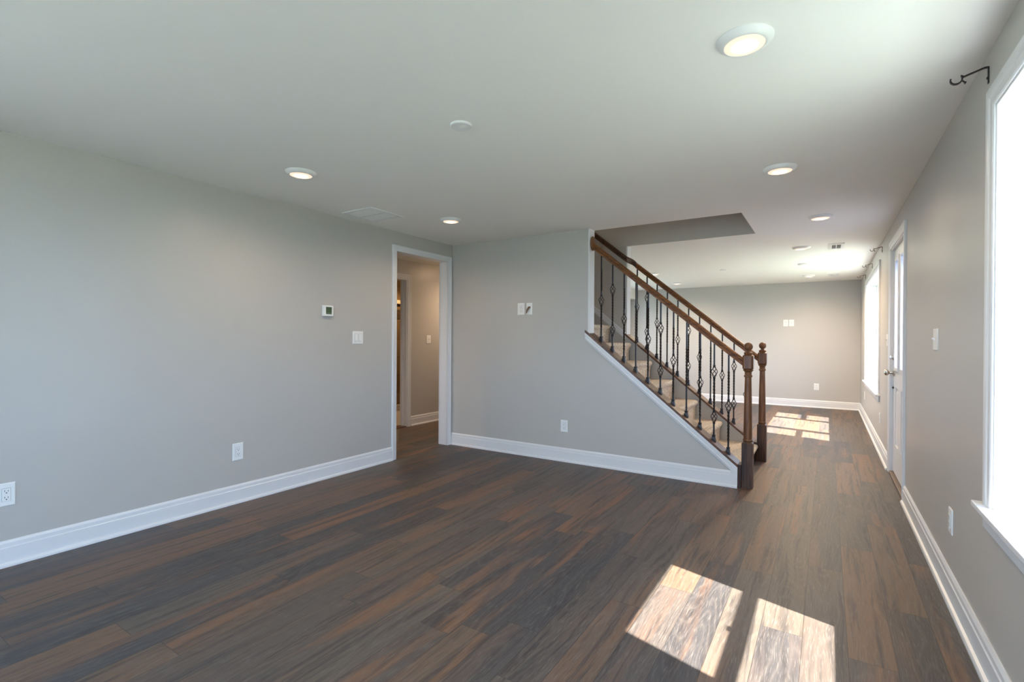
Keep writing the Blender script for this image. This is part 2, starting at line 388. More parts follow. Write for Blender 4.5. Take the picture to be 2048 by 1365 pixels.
# trim_3: white end casing and skirt mouldings of the stair walls
def skirt(bm, ya, sg, x0, x1, top, wd):
    """sloping moulding on plane y=ya; top(x) gives its top; sg outward"""
    prof = [(0, 0), (0, .016), (.030, .016), (.034, .012), (.048, .012), (.052, .018), (.060, .018), (.066, .012), (wd-.008, .010), (wd, .004), (wd, 0)]
    secs = []
    for x in (x0, x1): secs.append([(x, ya+sg*t, top(x)-u) for u, t in prof])
    sweep(bm, secs)
t3 = tag(empty('trim_3', (-.612, Y1, 0)), kind='structure')
bm = BM(); skirt(bm, Y1, -1, XE-.025, -.630, lambda x: capz(x)-.022, .085)
skirt(bm, Y2b, 1, XE-.025, -.630, lambda x: capz(x)-.022, .085)
obj('sloping_skirt', bm, TRIM, t3)
bm = BM(); prism(bm, [(-.612, 0), (-.612, capz(-.612)-.022), (-.665, capz(-.665)-.022), (-.665, 0)], 'y', Y1-.0155, Y1)
obj('end_board', bm, TRIM, t3)
bm = BM()
for ya, yb in ((Y1, Y1b), (Y2, Y2b)): box(bm, XE, XE+.014, ya-.001, yb+.001, capz(XE)-.01, H)
obj('end_board', bm, TRIM, t3)
# trim_4: sloping moulding on the wall inside the stairs
t4 = tag(empty('trim_4', (XE, Y2, 1.3)), kind='structure')
bm = BM()
prism(bm, [(XE, 1.300), (XE, 1.225), (-3.6, 1.225+SL*1.648), (-3.6, 1.300+SL*1.648)], 'y', Y2-.013, Y2)
prism(bm, [(XE, 1.300), (XE, 1.285), (-3.6, 1.285+SL*1.648), (-3.6, 1.300+SL*1.648)], 'y', Y2-.020, Y2-.013)
prism(bm, [(XE, 1.262), (XE, 1.248), (-3.6, 1.248+SL*1.648), (-3.6, 1.262+SL*1.648)], 'y', Y2-.018, Y2-.013)
obj('sloping_skirt', bm, TRIM, t4)

# ------------------------------------------------------------------ staircase
st = empty('staircase', (-.605, 5.017, 0), 'carpeted staircase of beige treads climbing leftwards between two knee walls', 'staircase')
NS = 13; xr_ = [-.605]+[-.935-.2425*i for i in range(NS)]; ya, yb = Y1b+.003, Y2-.003
for k in range(NS-1):
    z = .18+.2*k; x0 = xr_[k]; x1 = xr_[k+1]
    bm = BM(); box(bm, x1+.001, x0, ya, yb, (z-.2 if k else 0)+.0005, z-.012, .0)
    s_ = obj('step', bm, OAKD, st)
    # carpet wrapped over the nosing (profile in xz)
    z0 = z-.012; zb = (z-.2 if k else 0)
    outer = [(x1-.002, z+.002), (x0+.010, z+.002), (x0+.026, z-.003), (x0+.035, z-.014), (x0+.037, z-.028), (x0+.030, z-.043), (x0+.020, z-.056), (x0+.014, z-.072), (x0+.011, z-.095), (x0+.010, zb+.004)]
    inner = [(x0+.0005, zb+.004), (x0+.0005, z0), (x1-.002, z0)]
    if k == 0:
        outer = outer[:-2]+[(x0+.012, z-.085)]; inner = [(x0+.0005, z-.085), (x0+.0005, z0), (x1-.002, z0)]
    bm = BM(); prism(bm, outer+inner, 'y', ya+.012, yb-.045); obj('carpet', bm, CARPET, s_, smooth=True)
    bm = BM(); box(bm, x1-.002, x0-.006, yb-.0455, yb, z0, z+.001); obj('carpet', bm, CARPET, s_)

# ------------------------------------------------------------------ railings
def twist_bar(bm, segs, half=.0064):
    """segs: (z0,z1,turns); square bar"""
    rings = []; ang = math.pi/4
    for z0, z1, turns in segs:
        n = max(1, int(abs(turns)*14)) if turns else 1
        for i in range(n+1):
            a = ang+turns*2*math.pi*i/n; z = z0+(z1-z0)*i/n
            rings.append([bm.verts.new((half*1.414*math.cos(a+j*math.pi/2), half*1.414*math.sin(a+j*math.pi/2), z)) for j in range(4)])
        ang += turns*2*math.pi
    for a, b in zip(rings, rings[1:]):
        for i in range(4): bm.faces.new((a[i], a[(i+1) % 4], b[(i+1) % 4], b[i]))
    bm.faces.new(rings[0][::-1]); bm.faces.new(rings[-1])
def basket_mesh(zc):
    bm = BM(); hh = .046; R_ = .0205
    for j in range(4):
        pts = []
        for i in range(15):
            t = i/14; a = j*math.pi/2+t*math.pi*1.0; r = .0035+R_*math.sin(math.pi*t)**.8
            pts.append((r*math.cos(a), r*math.sin(a), zc-hh+2*hh*t))
        tube(bm, pts, .0032, 6)
    for s_ in (-1, 1):
        z = zc+s_*(hh+.004); lathe(bm, [(.0085, z-.010), (.0105, z-.007), (.0105, z+.007), (.0085, z+.010)], seg=12)
    return bm
LB = .832
def make_baluster(kind):
    """bar + shoe + baskets in local coordinates, base centre at z=0 (middle of the shoe on the slope)"""
    g = .048
    bm = BM()
    if kind == 'plain': twist_bar(bm, [(.0, .26, 0), (.26, .60, 3), (.60, LB+.01, 0)])
    elif kind == 'single':
        twist_bar(bm, [(.0, .10, 0), (.10, .396-g, 2.2), (.396-g, .396-g, 0)]); twist_bar(bm, [(.396+g, .44+g, 0), (.44+g, .69, 2), (.69, LB+.01, 0)])
    else:
        twist_bar(bm, [(.0, .204-g, 0)]); twist_bar(bm, [(.204+g, .588-g, 2.6)]); twist_bar(bm, [(.588+g, LB+.01, 0)])
    b = obj('baluster', bm, IRON, None, local=True)
    bm = BM()
    def sq(h, z0, tilt=0): return [(sx*h, sy*h, z0+(-SL*sx*h if tilt else 0)) for sx, sy in ((-1,-1),(1,-1),(1,1),(-1,1))]
    sweep(bm, [sq(.0165, -.001, 1), sq(.0165, .014, 1), sq(.0115, .036), sq(.0115, .040), sq(.0135, .042), sq(.0135, .050), sq(.0090, .053)])
    obj('shoe', bm, IRON, b, local=True)
    for zc in {'plain': [], 'single': [.396], 'double': [.204, .588]}[kind]: obj('basket', basket_mesh(zc), IRON, b, smooth=True, local=True)
    return b
protos = {}
def rail_section(x, y, zb, slope=SL, wd=.030):
    # sections kept vertical; heights along z
    pr = [(-.012, 0), (-.026, .004), (-.027, .020), (-.021, .027), (-.021, .033), (-.029, .042), (-.030, .052), (-.024, .063), (-.012, .069), (0, .070)]
    pr = pr+[(-a, b) for a, b in pr[-2::-1]]
    return [(x, y+a*wd/.030, zb+b) for a, b in pr]
def railing(cy, label, far):
    rt_ = empty('stair_railing', (-.545, cy, 0), label, 'railing', 'stair railings')
    bm = BM(); secs = [rail_section(-.583, cy, railz(-.583))]
    if not far:
        secs.append(rail_section(XE+.030, cy, railz(XE+.030)))
    else:
        secs.append(rail_section(-1.845, cy, railz(-1.845)))
    sweep(bm, secs); obj('handrail', bm, OAKX, rt_, smooth=True)
    # newel post
    nx = -.545; bm = BM()
    def sqr(h, z, ch=.006): return [(nx+a, cy+b, z) for a, b in ((-h+ch,-h),(h-ch,-h),(h,-h+ch),(h,h-ch),(h-ch,h),(-h+ch,h),(-h,h-ch),(-h,-h+ch))]
    h = .0415
    bq = BM(); sweep(bq, [sqr(h, 0, .002), sqr(h, .366, .002), sqr(h-.010, .380, .01)])
    prof = [(.030, .378), (.036, .384), (.0385, .391), (.036, .398), (.033, .402), (.0335, .42), (.032, .55), (.0285, .75), (.0255, .90), (.0255, .910), (.032, .914), (.0325, .921), (.032, .926), (.0265, .931), (.0265, .952), (.031, .960), (.039, .966), (.040, .971), (.036, .976), (.03, .98)]
    lathe(bm, prof, nx, cy, 28)
    sweep(bm, [sqr(h-.012, .974, .012), sqr(h-.001, .984, .012), sqr(h-.001, 1.088, .012), sqr(h-.012, 1.098, .012)])
    lathe(bm, [(.028, 1.092), (.030, 1.100), (.034, 1.106), (.034, 1.113), (.026, 1.119), (.016, 1.124), (.015, 1.131)], nx, cy, 28)
    cz, R_ = 1.163, .0345
    lathe(bm, [(max(.004, R_*math.sin(a)), cz-R_*math.cos(a)) for a in [math.pi*(i+1.5)/17 for i in range(15)]]+[(.002, cz+R_)], nx, cy, 28)
    npo = obj('newel_post', bm, OAK, rt_, smooth=True); obj('newel_base', bq, OAKB, npo, smooth=True)
    # cap on the knee wall and the board that closes its end
    y0, y1 = cy-.0575-.018, cy+.0575+.018; bm = BM()
    xa, xb = XE-.025, -.611
    prism(bm, [(xa, capz(xa)), (xb, capz(xb)), (xb, capz(xb)-.024), (xa, capz(xa)-.024)], 'y', y0, Y1-.0002 if not far else Y2-.0002)
    xa2 = XE+.0145
    prism(bm, [(xa2, capz(xa2)), (xb, capz(xb)), (xb, capz(xb)-.0235), (xa2, capz(xa2)-.0235)], 'y', cy-.0577, cy+.0577)
    prism(bm, [(xa, capz(xa)), (xb, capz(xb)), (xb, capz(xb)-.024), (xa, capz(xa)-.024)], 'y', cy+.0577, y1)
    obj('wall_cap', bm, CAPW, rt_)
    bxo('end_block', (-.6115, -.5865, cy-.058, cy+.058, 0, capz(-.611)-.004), OAKD, rt_, .002)
    if not far:
        bm = BM(); zc = railz(XE)+.035
        lathe(bm, [(.064, XE+.014), (.070, XE+.017), (.070, XE+.026), (.064, XE+.031), (.05, XE+.033)], cy, zc, 32, 'x')
        for v in bm.verts: v.co.y = cy+(v.co.y-cy)*.72
        obj('rosette', bm, OAK, rt_, smooth=True)
    else:
        bm = BM()
        path = [(-1.845, cy, 0), (-1.868, cy-.004, .008), (-1.886, cy-.03, .010), (-1.900, cy-.07, .006), (-1.916, cy-.110, .002), (-1.94, cy-.118, 0), (-3.35, cy-.118, 0)]
        sweep(bm, [rail_section(x, y, railz(x)+dz) for x, y, dz in path])
        obj('wall_handrail', bm, OAKB, rt_, smooth=True)  # rail coloured dark for the shade inside the stairwell
        for bx in (-2.25, -3.1):
            bm = BM(); z = railz(bx)
            tube(bm, [(bx, Y2-.001, z-.06), (bx, Y2-.03, z-.062), (bx, cy-.118, z-.03), (bx, cy-.118, z+.004)], .007, 8)
            lathe(bm, [(.022, Y2-.001), (.022, Y2-.006), (.01, Y2-.010)], bx, z-.06, 16, 'y'); obj('rail_bracket', bm, NICKEL, rt_, smooth=True)
    kinds = ['single', 'double', 'single', 'plain']*3
    for i in range(11):
        x = -1.838+.1144*i; kd = kinds[i]; loc = Vector((x, cy, capz(x)))-rt_.location
        if kd not in protos: b = protos[kd] = make_baluster(kd); b.parent = rt_
        else: b = copy_tree(protos[kd], rt_)
        b.location = loc
    return rt_
railing(4.4845, 'nearer stair railing with wood handrail, ball newel and iron balusters', False)
railing(5.5495, 'farther stair railing beyond the carpeted steps, its handrail continuing up the stairwell wall', True)

# ------------------------------------------------------------------ windows
XG = .655
PORTALS = []
def sash(bm, y0, y1, z0, z1, x, st_=.034, rb=.04, rtp=.034, th=.028):
    box(bm, x-th/2, x+th/2, y0, y0+st_, z0, z1); box(bm, x-th/2, x+th/2, y1-st_, y1, z0, z1)
    box(bm, x-th/2, x+th/2, y0+st_, y1-st_, z0, z0+rb); box(bm, x-th/2, x+th/2, y0+st_, y1-st_, z1-rtp, z1)
def window(name, W, units):
    y0, y1, z0, z1 = W; zs = .622
    r = tag(empty(name, (XR, (y0+y1)/2, zs)), kind='structure')
    casing_frame('casing', TRIM, r, XR, -1, y0+.0, y1, zs, z1-.0, .070)
    bm = BM(); t = .008
    box(bm, XR-.003, XO, y0, y0+t, zs, z1); box(bm, XR-.003, XO, y1-t, y1, zs, z1); box(bm, XR-.003, XO, y0+t, y1-t, z1-t, z1)
    obj('jamb_liner', bm, TRIM, r)
    bm = BM(); box(bm, XR-.043, XR, y0-.105, y1+.105, zs-.021, zs, .0); box(bm, XR, XO+.02, y0, y1, zs-.021, zs)
    o = obj('window_stool', bm, TRIM, r)
    mod = o.modifiers.new('b', 'BEVEL'); mod.width = .004; mod.segments = 2; mod.limit_method = 'ANGLE'
    bm = BM(); box(bm, XR-.016, XR, y0-.07, y1+.07, zs-.085, zs-.021, .004); obj('window_apron', bm, TRIM, r)
    for i, (a, b, kd) in enumerate(units):
        bm = BM(); f = .012
        # fixed frame of the unit
        box(bm, XG-.030, XO-.002, a, a+f, zs, z1-t); box(bm, XG-.030, XO-.002, b-f, b, zs, z1-t)
        box(bm, XG-.030, XO-.002, a+f, b-f, zs, zs+.022); box(bm, XG-.030, XO-.002, a+f, b-f, z1-t-.016, z1-t)
        obj('window_frame', bm, TRIM, r)
        lo, hi = zs+.022, z1-t-.016
        if kd == 'hung':
            zm = 1.388
            bm = BM(); sash(bm, a+f, b-f, lo, zm+.020, XG-.013, .028, .045, .036, .024); s1 = obj('lower_sash', bm, TRIM, r)
            bxo('pane', (XG-.015, XG-.011, a+f+.028, b-f-.028, lo+.043, zm-.014), GLASS, s1)
            bm = BM(); ym = (a+b)/2; box(bm, XG-.034, XG-.012, ym-.02, ym+.02, zm+.020, zm+.027, .002); obj('sash_lock', bm, PLASTIC, s1)
            bm = BM(); sash(bm, a+f, b-f, zm-.020, hi, XG+.013, .028, .036, .030, .024); s2 = obj('upper_sash', bm, TRIM, r)
            bxo('pane', (XG+.011, XG+.015, a+f+.028, b-f-.028, zm+.014, hi-.028), GLASS, s2)
        else:
            bm = BM(); sash(bm, a+f, b-f, lo, hi, XG, .026, .036, .028, .03); s1 = obj('fixed_sash', bm, TRIM, r)
            bxo('pane', (XG-.002, XG+.002, a+f+.024, b-f-.024, lo+.034, hi-.026), GLASS, s1)
    for (a, _, _), (_, b, _) in zip(units[1:], units[:-1]):
        bxo('mullion', (XG-.045, XO, b, a, zs, z1-t), TRIM, r, .003)
    # portal so that daylight through the opening is sampled well
    ld = bpy.data.lights.new('daylight_portal', 'AREA'); ld.shape = 'RECTANGLE'; ld.size = y1-y0; ld.size_y = z1-zs; ld.cycles.is_portal = True
    lo_ = bpy.data.objects.new('daylight_portal', ld); C.objects.link(lo_); PORTALS.append(lo_); lo_.location = (XO+.03, (y0+y1)/2, (zs+z1)/2)
    lo_.rotation_euler = Vector((-1, 0, 0)).to_track_quat('-Z', 'Z').to_euler()
    return r
window('window_1', W1, [(W1[0]+.008, W1[1]-.008, 'hung')])
window('window_2', W2, [(W2[0]+.008, 7.455, 'hung'), (7.525, 8.535, 'fixed'), (8.585, W2[1]-.008, 'hung')])
wf = window('window_4_added', (-1.3, 1.3, .60, 2.055), [(-1.288, -.02, 'hung'), (.02, 1.288, 'hung')])  # front window added behind the camera for extra daylight
wf.location = (-1.05, YN, wf.location.z); wf.rotation_euler = (0, 0, -math.pi/2)
pl = PORTALS[-1]
pl.location = (-1.05, YN-.21, 1.34); pl.rotation_euler = Vector((0, 1, 0)).to_track_quat('-Z', 'Z').to_euler()
wf = window('window_5_added', (-1.025, 1.025, .60, 2.055), [(-1.013, -.02, 'hung'), (.02, 1.013, 'hung')])  # unseen window added to brighten the far room
wf.location = (XL, 9.325, wf.location.z); wf.rotation_euler = (0, 0, math.pi)
pl = PORTALS[-1]; pl.location = (XL-.21, 9.325, 1.34); pl.rotation_euler = Vector((1, 0, 0)).to_track_quat('-Z', 'Z').to_euler()
wf = window('window_6_added', (-1.15, 1.15, .60, 2.055), [(-1.138, -.02, 'hung'), (.02, 1.138, 'hung')])  # unseen window added to light the near right wall
wf.location = (XL, -1.6, wf.location.z); wf.rotation_euler = (0, 0, math.pi)
pl = PORTALS[-1]; pl.location = (XL-.21, -1.6, 1.34); pl.rotation_euler = Vector((1, 0, 0)).to_track_quat('-Z', 'Z').to_euler()
window('window_3_added', W3, [(W3[0]+.012, -1.14, 'hung'), (-1.11, W3[1]-.012, 'hung')])  # added out of view on the right wall to brighten the near room

# ------------------------------------------------------------------ entry door
d = tag(empty('door_1', (XR, (DR[0]+DR[1])/2, 0)), kind='structure')
y0, y1, z1 = DR[0], DR[1], DR[3]
casing_frame('casing', TRIM, d, XR, -1, y0+.004, y1-.004, 0, z1-.004, .070)
bm = BM(); t = .018
box(bm, XR-.003, XO, y0, y0+t, 0, z1); box(bm, XR-.003, XO, y1-t, y1, 0, z1); box(bm, XR-.003, XO, y0+t, y1-t, z1-t, z1)
obj('jamb', bm, TRIM, d)
s0, s1_, zs0, zs1 = y0+t+.003, y1-t-.003, .030, z1-t-.004; XD = .520; TD = .044
lites = [(4.945, 5.175), (5.345, 5.575)]
bm = BM()
holes = [(a, b, .975, 1.935) for a, b in lites]+[(a, b, .285, .800) for a, b in lites]
for a, b, c, e in cells(s0, s1_, zs0, zs1, holes): box(bm, XD, XD+TD, a, b, c, e)
for a, b in lites: box(bm, XD+.010, XD+TD-.004, a, b, .285, .800)
slab = obj('door_slab', bm, TRIM, d)
for a, b in lites:
    # recessed panel with raised field
    bm = BM()
    sweep(bm, [[(XD+.010, a+q, .285+q), (XD+.010, b-q, .285+q), (XD+.010, b-q, .800-q), (XD+.010, a+q, .800-q)] for q in (.026,)]+[[(XD+.002, a+q, .285+q), (XD+.002, b-q, .285+q), (XD+.002, b-q, .800-q), (XD+.002, a+q, .800-q)] for q in (.046,)])
    obj('raised_panel', bm, TRIM, slab)
    bm = BM()
    for (p, q, c, e) in ((a-.026, a+.006, .95, 1.96), (b-.006, b+.026, .95, 1.96)): box(bm, XD-.010, XD+TD+.004, p, q, c, e, .003)
    for (c, e) in ((.95, .982), (1.928, 1.96)): box(bm, XD-.010, XD+TD+.004, a+.006, b-.006, c, e, .003)
    obj('lite_frame', bm, TRIM, slab)
    bxo('pane', (XD+.018, XD+.024, a+.004, b-.004, .979, 1.931), FROST, slab)
    bm = BM(); ym = (a+b)/2
    box(bm, XD+.015, XD+.0178, ym-.004, ym+.004, .982, 1.928); box(bm, XD+.015, XD+.0178, a+.006, b-.006, 1.33, 1.338)
    obj('caming', bm, NICKEL, slab)
ky = s1_-.065
bm = BM(); lathe(bm, [(.033, XD), (.033, XD-.008), (.014, XD-.014), (.011, XD-.035), (.020, XD-.042), (.028, XD-.052), (.029, XD-.062), (.024, XD-.071), (.012, XD-.076)], ky, .93, 24, 'x'); obj('door_knob', bm, NICKEL, d, smooth=True)
bm = BM(); lathe(bm, [(.030, XD), (.030, XD-.008), (.022, XD-.014), (.008, XD-.016)], ky, 1.07, 24, 'x'); box(bm, XD-.036, XD-.012, ky-.005, ky+.005, 1.053, 1.087, .002); obj('deadbolt', bm, NICKEL, d, smooth=True)
bm = BM(); lathe(bm, [(.009, XD), (.009, XD-.012), (.004, XD-.014)], s1_-.03, .79, 12, 'x'); obj('door_stop', bm, DARKSLOT, d, smooth=True)
for z in (.25, .97, 1.80):
    bm = BM(); lathe(bm, [(.008, z), (.008, z+.10)], XD-.006, s0-.003, 12); box(bm, XD-.004, XD-.001, s0, s0+.02, z, z+.10); obj('hinge', bm, NICKEL, d)
bxo('threshold', (XR-.012, XO, y0+t, y1-t, 0, .022), SPACK, d, .004)
bxo('weather_strip', (XD+.002, XD+.03, s0, s1_, .022, .031), DARKSLOT, d)

# ------------------------------------------------------------------ outdoors
tag(bxo('ground_lawn', (-40, 60, -50, 60, -.45, -.38), GRASS), kind='structure')

BOUNCE = paint('pale_bounce_ground', (.54, .54, .42), .9, .2, 8, .3)  # pale ground colour for bouncing daylight up to the ceiling
tag(bxo('ground_bounce_side', (XO, 1.4, -16, 14, -.38, -.30), BOUNCE), kind='structure')  # reflecting strip added outside the right-hand windows
tag(bxo('ground_bounce_front', (-12, XO, -16, YN-.18, -.38, -.30), BOUNCE), kind='structure')  # reflecting ground added outside the front window

# ------------------------------------------------------------------ ceiling fixtures
def downlight():
    r = empty('recessed_light', (0, 0, H)); bm = BM()
    lathe(bm, [(.095, H), (.095, H-.003), (.090, H-.010), (.078, H-.019), (.070, H-.022), (.068, H-.0215), (.067, H-.012)], seg=48)
    obj('trim_ring', bm, PLASTIC, r, smooth=True, origin=(0, 0, H))
    bm = BM(); lathe(bm, [(.067, H-.016), (.067, H-.0205), (.050, H-.0245), (.025, H-.0265), (.002, H-.027)], seg=48)
    obj('diffuser', bm, LENS, r, smooth=True, origin=(0, 0, H)); lamp('downlight_beam', (0, 0, -.032), LAMP_W, (1, .76, .52), r); return r
def lamp(name, loc, watts, col, par):
    ld = bpy.data.lights.new(name, 'SPOT'); ld.energy = watts; ld.color = col; ld.spot_size = math.radians(165); ld.spot_blend = 1; ld.shadow_soft_size = 0
    lo_ = bpy.data.objects.new(name, ld); C.objects.link(lo_); lo_.parent = par; lo_.location = loc; return lo_
pr = downlight()
LTS = [(-.255, 1.935, 'largest lit ceiling light, at the top right near the window'),
       (-.253, 3.49, 'lit ceiling light to the right of the stair opening, second nearest on the right'),
       (-2.885, 1.965, 'lit ceiling light near the left wall, left of the return grille'),
       (-2.865, 3.455, 'lit ceiling light above the white cased doorway corner'),
       (-.055, 5.02, 'lit ceiling light just in front of the entry door, nearer than the small vent'),
       (-.253, 6.575, 'small lit ceiling light left of the square ceiling vent'),
       (-.260, 8.006, 'small bright ceiling light in the far room, third farthest on the right'),
       (-.253, 9.441, 'farthest lit ceiling light on the right, beside the far slot vent'),
       (-2.348, 7.942, 'small lit ceiling light touching the far handrail, nearer of the two behind it'),
       (-2.375, 9.466, 'small lit ceiling light low over the far wall behind the handrail')]
for i, (x, y, lb) in enumerate(LTS):
    r = pr if i == 0 else copy_tree(pr); r.location = (x, y, H); tag(r, lb, 'ceiling light', 'recessed ceiling lights')
    for ch in r.children:
        if ch.type == 'LIGHT' and y > 5.6:      # extra power added to the far lamps to brighten that room
            ch.data = ch.data.copy(); ch.data.energy = LAMP_W*4.2
def plate_round(x, y, R_, lb):
    bm = BM(); lathe(bm, [(R_, H), (R_, H-.006), (R_-.004, H-.010), (R_-.012, H-.011), (.002, H-.011)], x, y, 40)
    r = empty('ceiling_cover_plate', (x, y, H), lb, 'cover plate', 'round ceiling cover plates')
    obj('plate', bm, PLASTIC, r, smooth=True)
    bm = BM()
    for j in range(3): box(bm, x-.004, x+.030, y-.012+.010*j, y-.009+.010*j, H-.0122, H-.0109)
    obj('slots', bm, CEIL, r); return r
plate_round(-1.558, 1.955, .055, 'round white cover plate on the ceiling, in the middle of the near room')
plate_round(-1.333, 8.07, .055, 'tiny round white cover plate on the far ceiling, left of the row of lights')
# return grille
r = empty('return_air_grille', (-3.32, 2.955, H), 'square white return air grille on the ceiling close to the left wall', 'ceiling grille')
x0, x1, ya, yb = -3.50, -3.14, 2.775, 3.135; bm = BM(); w_ = .026; zt = H-.009
box(bm, x0, x0+w_, ya, yb, zt, H, .002); box(bm, x1-w_, x1, ya, yb, zt, H, .002); box(bm, x0+w_, x1-w_, ya, ya+w_, zt, H, .002); box(bm, x0+w_, x1-w_, yb-w_, yb, zt, H, .002)
box(bm, x0+w_, x1-w_, 2.950, 2.960, zt+.001, H); obj('frame', bm, PLASTIC, r)
bxo('opening', (x0+w_, x1-w_, ya+w_, yb-w_, H-.0006, H-.0001), VENT_SHADE, r)  # dark sheet giving the shadow lines along the frame and louvers
bm = BM(); n = 24
for j in range(n):
    x = x0+w_+.006+(x1-x0-2*w_-.012)*j/(n-1); prism(bm, [(x-.006, H-.0075), (x-.004, H-.0085), (x+.006, H-.001), (x+.004, H-.0005)], 'y', ya+w_+.006, 2.944)
    prism(bm, [(x-.006, H-.0075), (x-.004, H-.0085), (x+.006, H-.001), (x+.004, H-.0005)], 'y', 2.966, yb-w_-.006)
obj('louvers', bm, PLASTIC, r)
def register(x0, x1, ya, yb, lb):
    r = empty('ceiling_vent', ((x0+x1)/2, (ya+yb)/2, H), lb, 'vent', 'ceiling vents'); zt = H-.008
    bm = BM(); w_ = .034
    box(bm, x0, x0+w_, ya, yb, zt, H, .002); box(bm, x1-w_, x1, ya, yb, zt, H, .002); box(bm, x0+w_, x1-w_, ya, ya+w_*2, zt, H, .002); box(bm, x0+w_, x1-w_, yb-w_*2, yb, zt, H, .002); obj('frame', bm, PLASTIC, r)
    bxo('opening', (x0+w_, x1-w_, ya+2*w_, yb-2*w_, H-.002, H-.0005), VENT_SHADE, r)  # dark sheet in place of the shade inside the vent
    bm = BM(); n = 10
    for j in range(n):
        y = ya+2*w_+.01+(yb-ya-4*w_-.02)*j/(n-1); prism(bm, [(y-.009, H-.007), (y-.007, H-.0078), (y+.006, H-.003), (y+.004, H-.0022)], 'x', x0+w_, x1-w_)
    box(bm, (x0+x1)/2-.004, (x0+x1)/2+.004, ya+2*w_, yb-2*w_, H-.0078, H-.002)
    obj('louvers', bm, PLASTIC, r)
register(.008, .160, 6.49, 6.88, 'small white ceiling vent with dark louvres, nearer one on the right side')
register(.012, .155, 9.40, 9.70, 'small white ceiling vent farthest away near the back wall')

# ------------------------------------------------------------------ wall plates
def frame_at(pos, normal):
    """matrix: local x = right along wall seen from the room, y = up, z = out of the wall"""
    n = Vector(normal); upv = Vector((0, 0, 1)); rgt = upv.cross(n).normalized()
    m = Matrix((rgt, upv, n)).transposed().to_4x4(); m.translation = Vector(pos); return m
def plate(kind, pos, normal, name, lb, cat, w_=.072, h=.118, group=None):
    r = bpy.data.objects.new(name, None); C.objects.link(r); r.matrix_world = frame_at(pos, normal); r.empty_display_size = .05
    tag(r, lb, cat, group)
    def add(nm, bm, m, par=r): return obj(nm, bm, m, par, local=True)
    bm = BM()
    sweep(bm, [[(-w_/2, -h/2, 0), (w_/2, -h/2, 0), (w_/2, h/2, 0), (-w_/2, h/2, 0)], [(-w_/2, -h/2, .003), (w_/2, -h/2, .003), (w_/2, h/2, .003), (-w_/2, h/2, .003)], [(-w_/2+.004, -h/2+.004, .0055), (w_/2-.004, -h/2+.004, .0055), (w_/2-.004, h/2-.004, .0055), (-w_/2+.004, h/2-.004, .0055)]])
    add('wall_plate', bm, PLASTIC)
    def duplex(cx):
        bm = BM(); box(bm, cx-.0178, cx+.0178, -.0348, .0348, .0050, .0057); add('gap_shadow', bm, GAP_SHADE)
        bm = BM(); box(bm, cx-.0165, cx+.0165, -.0335, .0335, .0052, .0085, .001); f = add('receptacle', bm, PLASTIC)
        bm = BM()
        for s_ in (-1, 1):
            cy = s_*.017
            box(bm, cx-.0075, cx-.0055, cy-.001, cy+.008, .0082, .0088); box(bm, cx+.0055, cx+.0075, cy-.001, cy+.007, .0082, .0088)
            box(bm, cx-.0025, cx+.0025, cy-.0095, cy-.0045, .0082, .0088)
        add('slots', bm, DARKSLOT, f)
    def rocker(cx):
        bm = BM(); box(bm, cx-.0180, cx+.0180, -.0350, .0350, .0045, .0057); add('gap_shadow', bm, GAP_SHADE); bm = BM(); box(bm, cx-.0160, cx+.0160, -.0330, .0330, .0045, .0068)
        sweep(bm, [[(cx-.015, -.031, .006), (cx+.015, -.031, .006), (cx+.015, .031, .006), (cx-.015, .031, .006)], [(cx-.015, -.031, .0105), (cx+.015, -.031, .0105), (cx+.015, .031, .0070), (cx-.015, .031, .0070)]])
        add('rocker', bm, PLASTIC)
    if kind == 'duplex': duplex(0)
    if kind == 'double_duplex': duplex(-.023); duplex(.023)
    if kind == 'rocker': rocker(0)
    if kind == 'double_rocker': rocker(-.023); rocker(.023)
    if kind == 'toggle':
        bm = BM(); box(bm, -.005, .005, -.012, .012, .005, .0062); sweep(bm, [[(-.004, -.006, .006), (.004, -.006, .006), (.004, .006, .006), (-.004, .006, .006)], [(-.003, .004, .020), (.003, .004, .020), (.003, .011, .018), (-.003, .011, .018)]]); add('toggle', bm, PLASTIC)
    if kind == 'brush':
        bm = BM(); box(bm, -.017, .017, -.030, .030, .005, .0062); add('insert', bm, PLASTIC)
        bm = BM(); tube(bm, [(.006, .016, .004), (.004, .010, .022), (-.008, -.014, .030), (-.018, -.040, .026), (-.022, -.046, .022)], [.011, .012, .009, .006, .004], 10); add('cable', bm, CABLE)
    if kind == 'coax':
        bm = BM(); lathe(bm, [(.006, .005), (.006, .012), (.004, .016)], 0, 0, 12); add('jack', bm, NICKEL)
    return r
NL, NB, NR = (1, 0, 0), (0, -1, 0), (-1, 0, 0)
G = 'white wall plates'
plate('double_duplex', (XL, .738, .378), NL, 'electrical_outlet', 'wide white outlet plate cut by the left edge, low on the left wall', 'outlet', .118, .122, G)
plate('duplex', (XL, 1.978, .375), NL, 'electrical_outlet', 'white outlet low on the left wall, below and left of the thermostat', 'outlet', .078, .126, G)
plate('double_rocker', (XL, 3.076, 1.221), NL, 'light_switch', 'white double rocker switch between thermostat and cased doorway', 'light switch', .118, .118, G)
plate('duplex', (-2.711, Y1, 1.532), NB, 'electrical_outlet', 'white outlet high on the wall left of the stairs, beside the cable plate', 'outlet', .084, .126, G)
plate('brush', (-2.611, Y1, 1.532), NB, 'cable_plate', 'white cable plate with a brown cable poking out, left of the stairs', 'cable plate', .068, .122, G)
plate('duplex', (-2.200, Y1, .352), NB, 'electrical_outlet', 'white outlet low on the grey wall under the stairs, above the baseboard', 'outlet', .076, .118, G)
plate('duplex', (-.648, YF, 1.546), NB, 'electrical_outlet', 'left of the two pale plates high on the far wall', 'outlet', .080, .122, G)
